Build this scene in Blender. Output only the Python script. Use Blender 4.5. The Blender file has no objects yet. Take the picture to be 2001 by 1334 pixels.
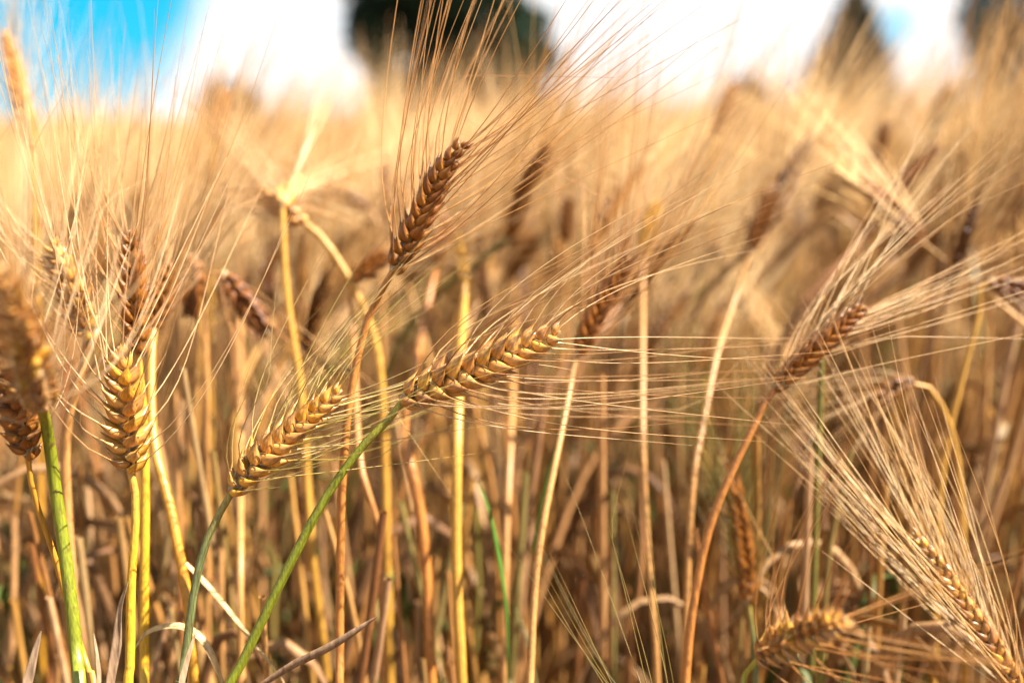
import bpy, math, random
import numpy as np
from mathutils import Matrix, Vector

random.seed(7)
rng = np.random.default_rng(7)
scene = bpy.context.scene
COL = scene.collection

# ------------------------------------------------------------------ camera, sky, sun, exposure
LENS = 35.0
PITCH = math.radians(12.4)
CAM = np.array([0.0, 0.0, 0.80])
FPX = 2001.0 * LENS / 36.0
FWD = np.array([0.0, math.cos(PITCH), -math.sin(PITCH)])
UPV = np.array([0.0, math.sin(PITCH), math.cos(PITCH)])
RGT = np.array([1.0, 0.0, 0.0])
cd = bpy.data.cameras.new('camera')
cam = bpy.data.objects.new('camera', cd)
COL.objects.link(cam)
cam.location = CAM
cam.rotation_euler = (math.pi / 2 - PITCH, 0, 0)
cd.lens = LENS
cd.sensor_width = 36.0
cd.clip_start = 0.02
cd.clip_end = 2000.0
cd.dof.use_dof = True
cd.dof.focus_distance = 0.402
cd.dof.aperture_fstop = 3.4
cd.dof.aperture_blades = 0
scene.camera = cam

SUN_EL = math.radians(52)
SUN_AZ = math.radians(94)          # clockwise from the view direction (+Y) towards +X
sd = bpy.data.lights.new('sun', 'SUN')
sun = bpy.data.objects.new('sun', sd)
COL.objects.link(sun)
sd.energy = 5.0
sd.angle = math.radians(0.5)
sd.color = (1.0, 0.945, 0.85)
sdir = Vector((math.sin(SUN_AZ) * math.cos(SUN_EL), math.cos(SUN_AZ) * math.cos(SUN_EL), math.sin(SUN_EL)))
sun.rotation_euler = sdir.to_track_quat('Z', 'Y').to_euler()
sun.location = (3, 2, 6)

world = bpy.data.worlds.new('World')
scene.world = world
world.use_nodes = True
wt = world.node_tree
wt.nodes.clear()
def N(t, typ, **kw):
    n = t.nodes.new(typ)
    for k, v in kw.items():
        setattr(n, k, v)
    return n
w_out = N(wt, 'ShaderNodeOutputWorld')
w_bg = N(wt, 'ShaderNodeBackground')
w_bg.inputs['Strength'].default_value = 0.05
sky = N(wt, 'ShaderNodeTexSky')
sky.sky_type = 'NISHITA'
sky.sun_disc = False
sky.sun_elevation = SUN_EL
sky.sun_rotation = SUN_AZ
sky.air_density = 1.0
sky.dust_density = 0.3
sky.ozone_density = 2.0
tc = N(wt, 'ShaderNodeTexCoord')
lift = N(wt, 'ShaderNodeVectorMath', operation='ADD')      # deep blue between the clouds, also low over the field
lift.inputs[1].default_value = (0, 0, 0.30)
nrmz = N(wt, 'ShaderNodeVectorMath', operation='NORMALIZE')
wt.links.new(tc.outputs['Generated'], lift.inputs[0]); wt.links.new(lift.outputs[0], nrmz.inputs[0])
wt.links.new(nrmz.outputs[0], sky.inputs['Vector'])
sat = N(wt, 'ShaderNodeHueSaturation')
sat.inputs['Saturation'].default_value = 1.5
sat.inputs['Value'].default_value = 1.0
sat.inputs['Value'].default_value = 1.2
sat.inputs['Hue'].default_value = 0.455
wt.links.new(sky.outputs[0], sat.inputs['Color'])
# clouds: broad bank of cumulus with open blue patches, fixed in the sky
noi = N(wt, 'ShaderNodeTexNoise')
noi.inputs['Scale'].default_value = 3.4
noi.inputs['Detail'].default_value = 6.0
noi.inputs['Roughness'].default_value = 0.5
wt.links.new(tc.outputs['Generated'], noi.inputs['Vector'])
def Pdir(px, py):
    v = FWD + RGT * ((px - 1000.5) / FPX) + UPV * ((667 - py) / FPX)
    return v / np.linalg.norm(v)
def math_node(op, a, b=None):
    n = N(wt, 'ShaderNodeMath', operation=op)
    for i, s in enumerate((a, b)):
        if s is None: continue
        if isinstance(s, (int, float)): n.inputs[i].default_value = s
        else: wt.links.new(s, n.inputs[i])
    return n.outputs[0]
cover = math_node('MULTIPLY', noi.outputs['Fac'], 0.9)
cover = math_node('ADD', cover, 0.36)
for (px, py, rad, amt) in ((60, -120, 0.235, 1.1), (730, 60, 0.05, 0.8), (1990, 110, 0.08, 0.42), (1745, 60, 0.04, 0.35), (1800, -500, 0.35, 0.6), (2700, -100, 0.35, 0.7), (-900, -300, 0.5, 0.8)):
    dv = Pdir(px, py)
    dot = N(wt, 'ShaderNodeVectorMath', operation='DISTANCE')
    wt.links.new(tc.outputs['Generated'], dot.inputs[0])
    dot.inputs[1].default_value = tuple(dv)
    mr = N(wt, 'ShaderNodeMapRange')
    mr.interpolation_type = 'SMOOTHSTEP'
    wt.links.new(dot.outputs['Value'], mr.inputs['Value'])
    mr.inputs['From Min'].default_value = rad * 0.15
    mr.inputs['From Max'].default_value = rad
    mr.inputs['To Min'].default_value = amt
    mr.inputs['To Max'].default_value = 0.0
    cover = math_node('SUBTRACT', cover, mr.outputs[0])
sepz = N(wt, 'ShaderNodeSeparateXYZ'); wt.links.new(tc.outputs['Generated'], sepz.inputs[0])
mz = N(wt, 'ShaderNodeMapRange'); mz.interpolation_type = 'SMOOTHSTEP'      # cloud cover thinned overhead, out of view, to lower the ambient light
wt.links.new(sepz.outputs['Z'], mz.inputs['Value']); mz.inputs['From Min'].default_value = 0.25; mz.inputs['From Max'].default_value = 0.7
mz.inputs['To Min'].default_value = 0.0; mz.inputs['To Max'].default_value = 0.45
cover = math_node('SUBTRACT', cover, mz.outputs[0])
mrc = N(wt, 'ShaderNodeMapRange')
mrc.interpolation_type = 'SMOOTHSTEP'
wt.links.new(cover, mrc.inputs['Value'])
mrc.inputs['From Min'].default_value = 0.10
mrc.inputs['From Max'].default_value = 0.62
wmix = N(wt, 'ShaderNodeMix', data_type='RGBA')
wt.links.new(mrc.outputs[0], wmix.inputs['Factor'])
wt.links.new(sat.outputs[0], wmix.inputs['A'])
wmix.inputs['B'].default_value = (5.6, 5.6, 5.65, 1)
wt.links.new(wmix.outputs['Result'], w_bg.inputs['Color'])
wt.links.new(w_bg.outputs[0], w_out.inputs[0])

scene.view_settings.view_transform = 'Standard'
scene.view_settings.look = 'None'
scene.view_settings.gamma = 1.0
scene.view_settings.use_curve_mapping = False
scene.view_settings.exposure = 2.2

scene.render.engine = 'CYCLES'
cy = scene.cycles
cy.use_denoising = True
cy.max_bounces = 6
cy.diffuse_bounces = 1
cy.glossy_bounces = 2
cy.transmission_bounces = 4
cy.transparent_max_bounces = 4
cy.caustics_reflective = False
cy.caustics_refractive = False
cy.sample_clamp_indirect = 6.0

# ------------------------------------------------------------------ small helpers
def P(px, py, d):
    """point in the place seen at photo pixel (px,py), d metres along the view axis"""
    return CAM + FWD * d + RGT * ((px - 1000.5) / FPX * d) + UPV * ((667 - py) / FPX * d)

def nrm(v):
    v = np.asarray(v, float)
    return v / (np.linalg.norm(v) + 1e-12)

def spline(pts, n):
    """Catmull-Rom through pts, n samples evenly spaced along the length"""
    p = np.asarray(pts, float)
    if len(p) == 2:
        u = np.linspace(0, 1, n)[:, None]
        return p[0] * (1 - u) + p[1] * u
    q = np.vstack([2 * p[0] - p[1], p, 2 * p[-1] - p[-2]])
    out = []
    for i in range(1, len(q) - 2):
        t = np.linspace(0, 1, 24, endpoint=False)[:, None]
        a, b, c, d = q[i - 1], q[i], q[i + 1], q[i + 2]
        out.append(0.5 * ((2 * b) + (-a + c) * t + (2 * a - 5 * b + 4 * c - d) * t ** 2 + (-a + 3 * b - 3 * c + d) * t ** 3))
    out.append(p[-1:])
    c = np.vstack(out)
    s = np.r_[0, np.cumsum(np.linalg.norm(np.diff(c, axis=0), axis=1))]
    u = np.linspace(0, s[-1], n)
    return np.stack([np.interp(u, s, c[:, k]) for k in range(3)], 1)

def frames(c):
    T = np.gradient(c, axis=0)
    T /= np.linalg.norm(T, axis=1)[:, None] + 1e-12
    ref = np.array([0, 0, 1.0]) if abs(T[0][2]) < 0.9 else np.array([1.0, 0, 0])
    U = np.zeros_like(c)
    u = ref - T[0] * (ref @ T[0])
    for i in range(len(c)):
        u = u - T[i] * (u @ T[i])
        u = u / (np.linalg.norm(u) + 1e-12)
        U[i] = u
    return T, U, np.cross(T, U)

class MB:
    """collects pieces of ONE mesh"""
    def __init__(s):
        s.v, s.f, s.t, s.m, s.k, s.n = [], [], [], [], [], 0
    def add(s, v, f, t=None, tint=0.5, mat=0):
        v = np.asarray(v, float); f = np.asarray(f, int)
        s.v.append(v); s.f.append(f + s.n)
        s.t.append(np.zeros(len(v)) if t is None else np.asarray(t, float))
        s.k.append(np.broadcast_to(np.asarray(tint, float), (len(v),)).copy())
        s.m.append(np.full(len(f), mat))
        s.n += len(v)
    def tube(s, c, r, k=6, tint=0.5, mat=0, flat=1.0, t0=0.0, t1=1.0, ridge=0.0):
        c = np.asarray(c, float); n = len(c)
        r = np.broadcast_to(np.asarray(r, float), (n,))
        T, U, B = frames(c)
        a = np.linspace(0, 2 * math.pi, k, endpoint=False)
        rr = r[:, None] * (1 + ridge * np.cos(a * (k // 2)))[None, :]
        v = c[:, None, :] + rr[..., None] * (np.cos(a)[None, :, None] * U[:, None, :] + flat * np.sin(a)[None, :, None] * B[:, None, :])
        i = np.arange(n - 1)[:, None] * k; j = np.arange(k)[None, :]; j2 = (j + 1) % k
        f = np.stack([i + j, i + j2, i + k + j2, i + k + j], -1).reshape(-1, 4)
        t = np.repeat(np.linspace(t0, t1, n), k)
        s.add(v.reshape(-1, 3), f, t, tint, mat)
    def blade(s, c, w, twist=0.0, curl=0.25, tint=0.5, mat=0, th=0.00025, side=None):
        """leaf blade: curved strip with thickness, folded a little along its rib"""
        c = np.asarray(c, float); n = len(c)
        T, U, B = frames(c)
        if side is not None:
            sd_ = np.asarray(side, float)
            for i in range(n):
                b = sd_ - T[i] * (sd_ @ T[i]); B[i] = b / (np.linalg.norm(b) + 1e-9); U[i] = np.cross(B[i], T[i])
        x = np.linspace(-1, 1, 5)
        tw = np.linspace(0, twist, n)
        ca, sa = np.cos(tw)[:, None], np.sin(tw)[:, None]
        S = B * ca + U * sa; Nn = U * ca - B * sa
        w = np.broadcast_to(np.asarray(w, float), (n,))
        top = c[:, None, :] + S[:, None, :] * (x[None, :, None] * w[:, None, None]) + Nn[:, None, :] * ((x ** 2)[None, :, None] * curl * w[:, None, None])
        low = top[:, ::-1, :] - Nn[:, None, :] * th
        ring = np.concatenate([top, low], 1); k = 10
        i = np.arange(n - 1)[:, None] * k; j = np.arange(k)[None, :]; j2 = (j + 1) % k
        f = np.stack([i + j, i + j2, i + k + j2, i + k + j], -1).reshape(-1, 4)
        s.add(ring.reshape(-1, 3), f, np.repeat(np.linspace(0, 1, n), k), tint, mat)
    def mesh(s, name, mats):
        me = bpy.data.meshes.new(name)
        V = np.concatenate(s.v).astype(np.float32)
        me.vertices.add(len(V)); me.vertices.foreach_set('co', V.ravel())
        loops = np.concatenate([f.ravel() for f in s.f]).astype(np.int32)
        tot = np.concatenate([np.full(len(f), f.shape[1]) for f in s.f])
        start = np.r_[0, np.cumsum(tot)[:-1]].astype(np.int32)
        me.loops.add(len(loops)); me.loops.foreach_set('vertex_index', loops)
        me.polygons.add(len(tot)); me.polygons.foreach_set('loop_start', start)
        me.polygons.foreach_set('material_index', np.concatenate(s.m).astype(np.int32))
        for m in mats: me.materials.append(m)
        at = me.attributes.new('along', 'FLOAT', 'POINT'); at.data.foreach_set('value', np.concatenate(s.t).astype(np.float32))
        at = me.attributes.new('tint', 'FLOAT', 'POINT'); at.data.foreach_set('value', np.concatenate(s.k).astype(np.float32))
        me.update(calc_edges=True)
        me.shade_smooth()
        return me
    def arrays(s):
        return (np.concatenate(s.v), s.f, np.concatenate(s.t), np.concatenate(s.k), s.m)

def obj(name, me, parent=None, loc=None):
    o = bpy.data.objects.new(name, me)
    COL.objects.link(o)
    if parent is not None: o.parent = parent
    if loc is not None: o.location = loc
    return o

def thing(name, label, cat, loc, group=None):
    o = bpy.data.objects.new(name, None)
    o.empty_display_size = 0.02
    COL.objects.link(o)
    o.location = loc
    o['label'] = label; o['category'] = cat
    if group: o['group'] = group
    return o

# ------------------------------------------------------------------ materials
def ramp(t, stops, fac):
    r = N(t, 'ShaderNodeValToRGB')
    e = r.color_ramp.elements
    while len(e) > 1: e.remove(e[-1])
    e[0].position = stops[0][0]; e[0].color = (*stops[0][1], 1)
    for p, c in stops[1:]:
        x = e.new(p); x.color = (*c, 1)
    t.links.new(fac, r.inputs[0])
    return r.outputs[0]

def plant_mat(name, tones, along=None, streak=0.35, trans=0.0, rough=0.5, spots=0.0, src='object', spec=0.4, bump=0.25, stretch=(900, 900, 60)):
    """dry plant tissue. tones: colours one stalk may have (picked per object or by the plant's own tint);
    along: multiplies the colour from base to tip; streak: fibre streaks"""
    m = bpy.data.materials.new(name); m.use_nodes = True
    t = m.node_tree; t.nodes.clear()
    out = N(t, 'ShaderNodeOutputMaterial')
    bs = N(t, 'ShaderNodeBsdfPrincipled')
    bs.inputs['Roughness'].default_value = rough
    bs.inputs['Specular IOR Level'].default_value = spec
    at = N(t, 'ShaderNodeAttribute', attribute_name='tint')
    al = N(t, 'ShaderNodeAttribute', attribute_name='along')
    if src == 'object':
        oi = N(t, 'ShaderNodeObjectInfo'); pick = oi.outputs['Random']
    elif src == 'both':
        oi = N(t, 'ShaderNodeObjectInfo')
        ad = N(t, 'ShaderNodeMath', operation='ADD'); t.links.new(oi.outputs['Random'], ad.inputs[0]); t.links.new(at.outputs['Fac'], ad.inputs[1])
        fr = N(t, 'ShaderNodeMath', operation='FRACT'); t.links.new(ad.outputs[0], fr.inputs[0]); pick = fr.outputs[0]
    else:
        pick = at.outputs['Fac']
    n = len(tones)
    col = ramp(t, [(i / max(1, n - 1), c) for i, c in enumerate(tones)], pick) if n > 1 else None
    if col is None:
        rgb = N(t, 'ShaderNodeRGB'); rgb.outputs[0].default_value = (*tones[0], 1); col = rgb.outputs[0]
    def mul(a, b, fac=1.0):
        mx = N(t, 'ShaderNodeMix', data_type='RGBA', blend_type='MULTIPLY'); mx.inputs['Factor'].default_value = fac
        t.links.new(a, mx.inputs['A']); t.links.new(b, mx.inputs['B']); return mx.outputs['Result']
    if along:
        col = mul(col, ramp(t, along, al.outputs['Fac']))
    tcn = N(t, 'ShaderNodeTexCoord')
    mp = N(t, 'ShaderNodeMapping'); mp.inputs['Scale'].default_value = stretch
    t.links.new(tcn.outputs['Object'], mp.inputs['Vector'])
    nz = N(t, 'ShaderNodeTexNoise'); nz.inputs['Scale'].default_value = 1.0; nz.inputs['Detail'].default_value = 3.0
    t.links.new(mp.outputs[0], nz.inputs['Vector'])
    lo = 1.0 - streak
    col = mul(col, ramp(t, [(0.3, (lo, lo * 0.95, lo * 0.88)), (0.65, (1.12, 1.1, 1.06))], nz.outputs['Fac']))
    if spots > 0:
        n2 = N(t, 'ShaderNodeTexNoise'); n2.inputs['Scale'].default_value = 260.0; n2.inputs['Detail'].default_value = 4.0
        t.links.new(tcn.outputs['Object'], n2.inputs['Vector'])
        f2 = ramp(t, [(0.60, (0, 0, 0)), (0.72, (spots, spots, spots))], n2.outputs['Fac'])
        mx = N(t, 'ShaderNodeMix', data_type='RGBA'); t.links.new(f2, mx.inputs['Factor']); t.links.new(col, mx.inputs['A'])
        mx.inputs['B'].default_value = (0.10, 0.035, 0.012, 1); col = mx.outputs['Result']
    t.links.new(col, bs.inputs['Base Color'])
    if bump > 0:
        bp = N(t, 'ShaderNodeBump'); bp.inputs['Strength'].default_value = bump; bp.inputs['Distance'].default_value = 0.0004
        t.links.new(nz.outputs['Fac'], bp.inputs['Height']); t.links.new(bp.outputs[0], bs.inputs['Normal'])
    if trans > 0:
        tr = N(t, 'ShaderNodeBsdfTranslucent'); t.links.new(col, tr.inputs['Color'])
        ms = N(t, 'ShaderNodeMixShader'); ms.inputs[0].default_value = trans
        t.links.new(bs.outputs[0], ms.inputs[1]); t.links.new(tr.outputs[0], ms.inputs[2])
        t.links.new(ms.outputs[0], out.inputs[0])
    else:
        t.links.new(bs.outputs[0], out.inputs[0])
    return m

KA = [(0.0, (0.85, 0.72, 0.55)), (0.16, (1.12, 1.12, 1.0)), (0.42, (1.05, 1.0, 0.95)), (0.72, (0.72, 0.68, 0.75)), (1.0, (0.95, 1.0, 1.15))]
kst = (16, 16, 1.6)
M_kernel_gold = plant_mat('ripe_kernel', [(0.56, 0.25, 0.055), (0.68, 0.34, 0.085), (0.60, 0.27, 0.06), (0.36, 0.15, 0.045), (0.72, 0.39, 0.05), (0.66, 0.35, 0.12)], KA, 0.5, 0.16, 0.28, 0.24, 'object', 0.7, 0.35, kst)
M_kernel_yellow = plant_mat('yellow_kernel', [(0.60, 0.28, 0.035), (0.68, 0.34, 0.035), (0.56, 0.25, 0.06), (0.70, 0.39, 0.10), (0.40, 0.17, 0.045)], KA, 0.45, 0.12, 0.34, 0.15, 'object', 0.5, 0.35, kst)
M_kernel_shaded = plant_mat('shaded_kernel', [(0.13, 0.042, 0.006), (0.19, 0.065, 0.009), (0.15, 0.05, 0.007)], KA, 0.4, 0.05, 0.42, 0.0, 'object', 0.25, 0.3, kst)  # darker copy of the brown kernel; puts the hanging ears' shade into colour
M_kernel_brown = plant_mat('brown_kernel', [(0.19, 0.062, 0.008), (0.29, 0.105, 0.014), (0.22, 0.076, 0.012), (0.36, 0.145, 0.022), (0.14, 0.044, 0.007)], KA, 0.5, 0.08, 0.38, 0.25, 'object', 0.35, 0.35, kst)
M_glume = plant_mat('pale_husk', [(0.70, 0.52, 0.30), (0.56, 0.38, 0.20), (0.78, 0.63, 0.40)], None, 0.35, 0.45, 0.5, 0.15, 'both', 0.35, 0.2)
M_glume_brown = plant_mat('brown_husk', [(0.34, 0.17, 0.05), (0.26, 0.12, 0.035), (0.42, 0.23, 0.08)], None, 0.35, 0.4, 0.5, 0.15, 'both', 0.3, 0.2)
AW = [(0.0, (0.92, 0.85, 0.8)), (0.25, (1, 1, 1)), (0.75, (1.0, 0.93, 0.85)), (1.0, (0.75, 0.6, 0.5))]
M_awn = plant_mat('straw_awn', [(0.64, 0.42, 0.20), (0.76, 0.55, 0.30), (0.52, 0.28, 0.11), (0.80, 0.62, 0.38), (0.56, 0.32, 0.12), (0.32, 0.14, 0.05)], AW, 0.2, 0.38, 0.42, 0, 'both', 0.45, 0)
M_awn_pale = plant_mat('pale_awn', [(0.80, 0.62, 0.36), (0.70, 0.48, 0.22), (0.84, 0.70, 0.48), (0.62, 0.38, 0.14)], AW, 0.15, 0.38, 0.38, 0, 'both', 0.5, 0)
M_awn_orange = plant_mat('orange_awn', [(0.52, 0.25, 0.07), (0.64, 0.36, 0.13), (0.42, 0.18, 0.05), (0.70, 0.45, 0.20)], AW, 0.2, 0.38, 0.42, 0, 'both', 0.45, 0)
M_awn_green = plant_mat('greenish_awn', [(0.40, 0.33, 0.07), (0.60, 0.44, 0.16), (0.30, 0.25, 0.04), (0.66, 0.50, 0.22), (0.20, 0.13, 0.03)], AW, 0.2, 0.38, 0.42, 0, 'both', 0.45, 0)
M_awn_dkgreen = plant_mat('dark_green_awn', [(0.12, 0.13, 0.02), (0.20, 0.15, 0.04), (0.34, 0.24, 0.09)], AW, 0.2, 0.3, 0.45, 0, 'both', 0.4, 0)
sst = (1500, 1500, 30)
M_stem_green = plant_mat('green_stem', [(0.15, 0.17, 0.008)], [(0, (1.0, 1.1, 0.9)), (0.6, (1, 1, 1)), (0.965, (1.1, 1.05, 1.0)), (1, (2.2, 1.5, 3.0))], 0.42, 0.0, 0.42, 0.7, 'object', 0.5, 0.5, sst)
M_stem_blue = plant_mat('blue_green_stem', [(0.12, 0.135, 0.045)], [(0, (1, 1, 1)), (0.96, (1, 1, 1)), (1, (2.4, 1.5, 0.9))], 0.42, 0.0, 0.42, 0.6, 'object', 0.45, 0.5, sst)
M_stem_yellow = plant_mat('yellow_stem', [(0.52, 0.29, 0.014)], [(0, (0.95, 0.95, 1.0)), (0.7, (1, 1, 1)), (0.95, (1.0, 0.95, 1.3)), (1, (0.9, 0.8, 3.0))], 0.34, 0.0, 0.38, 0.55, 'object', 0.5, 0.5, sst)
M_stem_amber = plant_mat('amber_stem', [(0.42, 0.20, 0.02)], None, 0.3, 0.0, 0.4, 0.4, 'object', 0.45, 0.4, sst)
M_stem_orange = plant_mat('orange_stem', [(0.38, 0.145, 0.03)], [(0, (1, 0.95, 0.9)), (1, (1, 1, 1))], 0.35, 0.0, 0.42, 0.5, 'object', 0.45, 0.5, sst)
M_stem_straw = plant_mat('straw_stem', [(0.40, 0.195, 0.06)], None, 0.35, 0.0, 0.42, 0.4, 'object', 0.45, 0.5, sst)
M_stem_pale = plant_mat('pale_gold_stem', [(0.44, 0.225, 0.035)], None, 0.3, 0.0, 0.42, 0.3, 'object', 0.45, 0.5, sst)
M_stem_rust = plant_mat('rust_brown_stem', [(0.40, 0.17, 0.05)], None, 0.4, 0.0, 0.45, 0.5, 'object', 0.4, 0.5, sst)
M_leaf_dry = plant_mat('dry_grey_leaf', [(0.33, 0.22, 0.14), (0.42, 0.29, 0.18), (0.28, 0.17, 0.10)], None, 0.5, 0.2, 0.6, 0.6, 'object', 0.25, 0.6, (700, 700, 120))
M_leaf_tan = plant_mat('tan_leaf', [(0.58, 0.38, 0.18), (0.66, 0.45, 0.22), (0.50, 0.29, 0.12)], None, 0.4, 0.3, 0.55, 0.3, 'object', 0.3, 0.5, (500, 500, 60))
M_leaf_green = plant_mat('green_leaf', [(0.07, 0.16, 0.02), (0.05, 0.11, 0.02)], None, 0.3, 0.3, 0.45, 0.1, 'object', 0.4, 0.4, (500, 500, 60))
# crop behind: many tones
STRAW = [(0.34, 0.155, 0.052), (0.44, 0.24, 0.10), (0.20, 0.075, 0.022), (0.45, 0.23, 0.05), (0.28, 0.115, 0.038), (0.38, 0.195, 0.06), (0.13, 0.047, 0.013), (0.45, 0.26, 0.13), (0.13, 0.12, 0.02), (0.34, 0.165, 0.065)]
EARS = [(0.17, 0.055, 0.009), (0.27, 0.10, 0.016), (0.11, 0.036, 0.007), (0.38, 0.16, 0.026), (0.20, 0.07, 0.012), (0.44, 0.20, 0.035)]
AWNS = [(0.74, 0.50, 0.23), (0.81, 0.61, 0.34), (0.64, 0.38, 0.14), (0.84, 0.68, 0.42), (0.74, 0.48, 0.19), (0.79, 0.58, 0.30)]
LEAFS = [(0.36, 0.19, 0.08), (0.44, 0.26, 0.12), (0.26, 0.125, 0.05), (0.18, 0.085, 0.035), (0.38, 0.205, 0.07), (0.07, 0.10, 0.018), (0.08, 0.10, 0.02), (0.32, 0.165, 0.07)]
M_c_stem = plant_mat('crop_stem', STRAW, None, 0.35, 0.0, 0.45, 0.35, 'object', 0.4, 0.3, sst)
M_c_ear = plant_mat('crop_ear', EARS, KA, 0.4, 0.08, 0.42, 0.0, 'object', 0.4, 0)
M_c_awn = plant_mat('crop_beard', AWNS, AW, 0.0, 0.42, 0.45, 0, 'both', 0.4, 0)
M_c_leaf = plant_mat('crop_leaf', LEAFS, None, 0.35, 0.3, 0.55, 0.2, 'object', 0.3, 0.3, (500, 500, 60))
M_f_stem = plant_mat('field_stem', STRAW, None, 0.0, 0.0, 0.5, 0, 'tint', 0.3, 0)
M_f_ear = plant_mat('field_ear', EARS, None, 0.0, 0.08, 0.5, 0, 'tint', 0.3, 0)
M_f_awn = plant_mat('field_awn', AWNS, None, 0.0, 0.42, 0.5, 0, 'tint', 0.3, 0)
M_f_leaf = plant_mat('field_leaf', LEAFS, None, 0.0, 0.3, 0.55, 0, 'tint', 0.3, 0)

def simple_mat(name, stops, scale, rough=0.9, trans=0.0):
    m = bpy.data.materials.new(name); m.use_nodes = True
    t = m.node_tree; bs = t.nodes['Principled BSDF']; bs.inputs['Roughness'].default_value = rough
    bs.inputs['Specular IOR Level'].default_value = 0.2
    tcn = N(t, 'ShaderNodeTexCoord')
    nz = N(t, 'ShaderNodeTexNoise'); nz.inputs['Scale'].default_value = scale; nz.inputs['Detail'].default_value = 8.0
    t.links.new(tcn.outputs['Object'], nz.inputs['Vector'])
    c = ramp(t, stops, nz.outputs['Fac'])
    t.links.new(c, bs.inputs['Base Color'])
    if trans > 0:
        tr = N(t, 'ShaderNodeBsdfTranslucent'); t.links.new(c, tr.inputs['Color'])
        ms = N(t, 'ShaderNodeMixShader'); ms.inputs[0].default_value = trans
        t.links.new(bs.outputs[0], ms.inputs[1]); t.links.new(tr.outputs[0], ms.inputs[2])
        t.links.new(ms.outputs[0], t.nodes['Material Output'].inputs[0])
    return m
M_soil = simple_mat('soil', [(0.3, (0.045, 0.025, 0.014)), (0.7, (0.12, 0.07, 0.04))], 9.0)
M_foliage = simple_mat('foliage', [(0.3, (0.006, 0.016, 0.007)), (0.5, (0.012, 0.028, 0.011)), (0.7, (0.025, 0.045, 0.016))], 0.9, 0.6, 0.2)
M_needles = simple_mat('needles', [(0.3, (0.008, 0.016, 0.008)), (0.7, (0.022, 0.034, 0.012))], 1.2, 0.6, 0.1)
M_autumn = simple_mat('russet_foliage', [(0.3, (0.07, 0.05, 0.02)), (0.7, (0.15, 0.09, 0.03))], 1.0, 0.6, 0.2)
M_bark = simple_mat('bark', [(0.3, (0.05, 0.035, 0.025)), (0.7, (0.14, 0.10, 0.07))], 6.0)

# ------------------------------------------------------------------ ground
gm = MB()
xs = np.r_[-600, -60, np.linspace(-6, 6, 61), 60, 600]; ys = np.r_[-600, -30, np.linspace(-2, 10, 61), 60, 900]
X, Y = np.meshgrid(xs, ys)
Z = np.where((np.abs(X) < 5.9) & (Y > -1.9) & (Y < 9.9), rng.uniform(-0.012, 0.012, X.shape), 0.0)
nx, ny = len(xs), len(ys)
i = (np.arange(ny - 1)[:, None] * nx + np.arange(nx - 1)[None, :]).ravel()
gm.add(np.stack([X, Y, Z], -1).reshape(-1, 3), np.stack([i, i + 1, i + 1 + nx, i + nx], 1))
ground = obj('ground', gm.mesh('ground', [M_soil])); ground['kind'] = 'structure'

# ------------------------------------------------------------------ barley anatomy
KS = np.array([0, .03, .09, .18, .30, .42, .55, .68, .80, .90, 1.0])
KR = np.array([.22, .62, .88, 1.0, .99, .90, .73, .49, .29, .165, .085])
def kernel_arrays(nl, na, seed, width=0.245, thick=0.215, curve=0.06, nerve=0.045):
    """a hulled grain along +Z, length 1, bulging to +X, running out into a beak"""
    r = np.random.default_rng(seed)
    s = np.linspace(0, 1, nl) ** 1.05
    rad = np.interp(s, KS, KR)
    a = np.linspace(0, 2 * math.pi, na, endpoint=False)
    ner = 1 + nerve * np.cos(5 * a)[None, :] * np.sin(math.pi * s)[:, None] if na >= 10 else 1.0
    x = np.cos(a)[None, :] * rad[:, None] * thick * ner
    x = np.where(x < 0, x * 0.7, x)
    y = np.sin(a)[None, :] * rad[:, None] * width * ner
    ph = r.uniform(0, 6.28, 4)
    x = x * (1 + 0.06 * np.sin(3 * a[None, :] + 5 * s[:, None] + ph[0]))
    cx = curve * np.sin(s * math.pi) + 0.03 * s ** 3
    cyv = 0.02 * np.sin(s * 4 + ph[1])
    v = np.stack([x + cx[:, None], y + cyv[:, None], np.broadcast_to(s[:, None], x.shape)], -1).reshape(-1, 3)
    i = np.arange(nl - 1)[:, None] * na; j = np.arange(na)[None, :]; j2 = (j + 1) % na
    f = np.stack([i + j, i + j2, i + na + j2, i + na + j], -1).reshape(-1, 4)
    return v, f, np.repeat(s, na), np.array([cx[-1], cyv[-1], 1.0])

KERNELS = {}
def kernel_mesh(mat, var):
    key = (mat.name, var)
    if key not in KERNELS:
        v, f, t, tip = kernel_arrays(20, 15, var)
        mb = MB(); mb.add(v, f, t, 0.1 * var, 0)
        r = np.random.default_rng(50 + var)
        for sgn in (-1, 1):                       # the two narrow pale glumes at its sides
            L = r.uniform(0.5, 0.78)
            c = spline([(-0.03, sgn * 0.10, 0.02), (-0.04, sgn * 0.22, 0.28 * L), (-0.02, sgn * 0.22, 0.62 * L), (0.06, sgn * r.uniform(0.16, 0.30), L)], 9)
            mb.tube(c, np.interp(np.linspace(0, 1, 9), [0, .3, .7, 1], [.025, .05, .03, .004]), 6, r.uniform(), 1, flat=0.45)
        KERNELS[key] = (mb.mesh('kernel', [mat, M_glume_brown if mat in (M_kernel_brown, M_kernel_shaded) else M_glume]), tip)
    return KERNELS[key]
LOW_K = [kernel_arrays(8, 6, s) for s in range(4)]
MIN_K = [kernel_arrays(4, 4, s, 0.28, 0.24) for s in range(2)]

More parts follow.
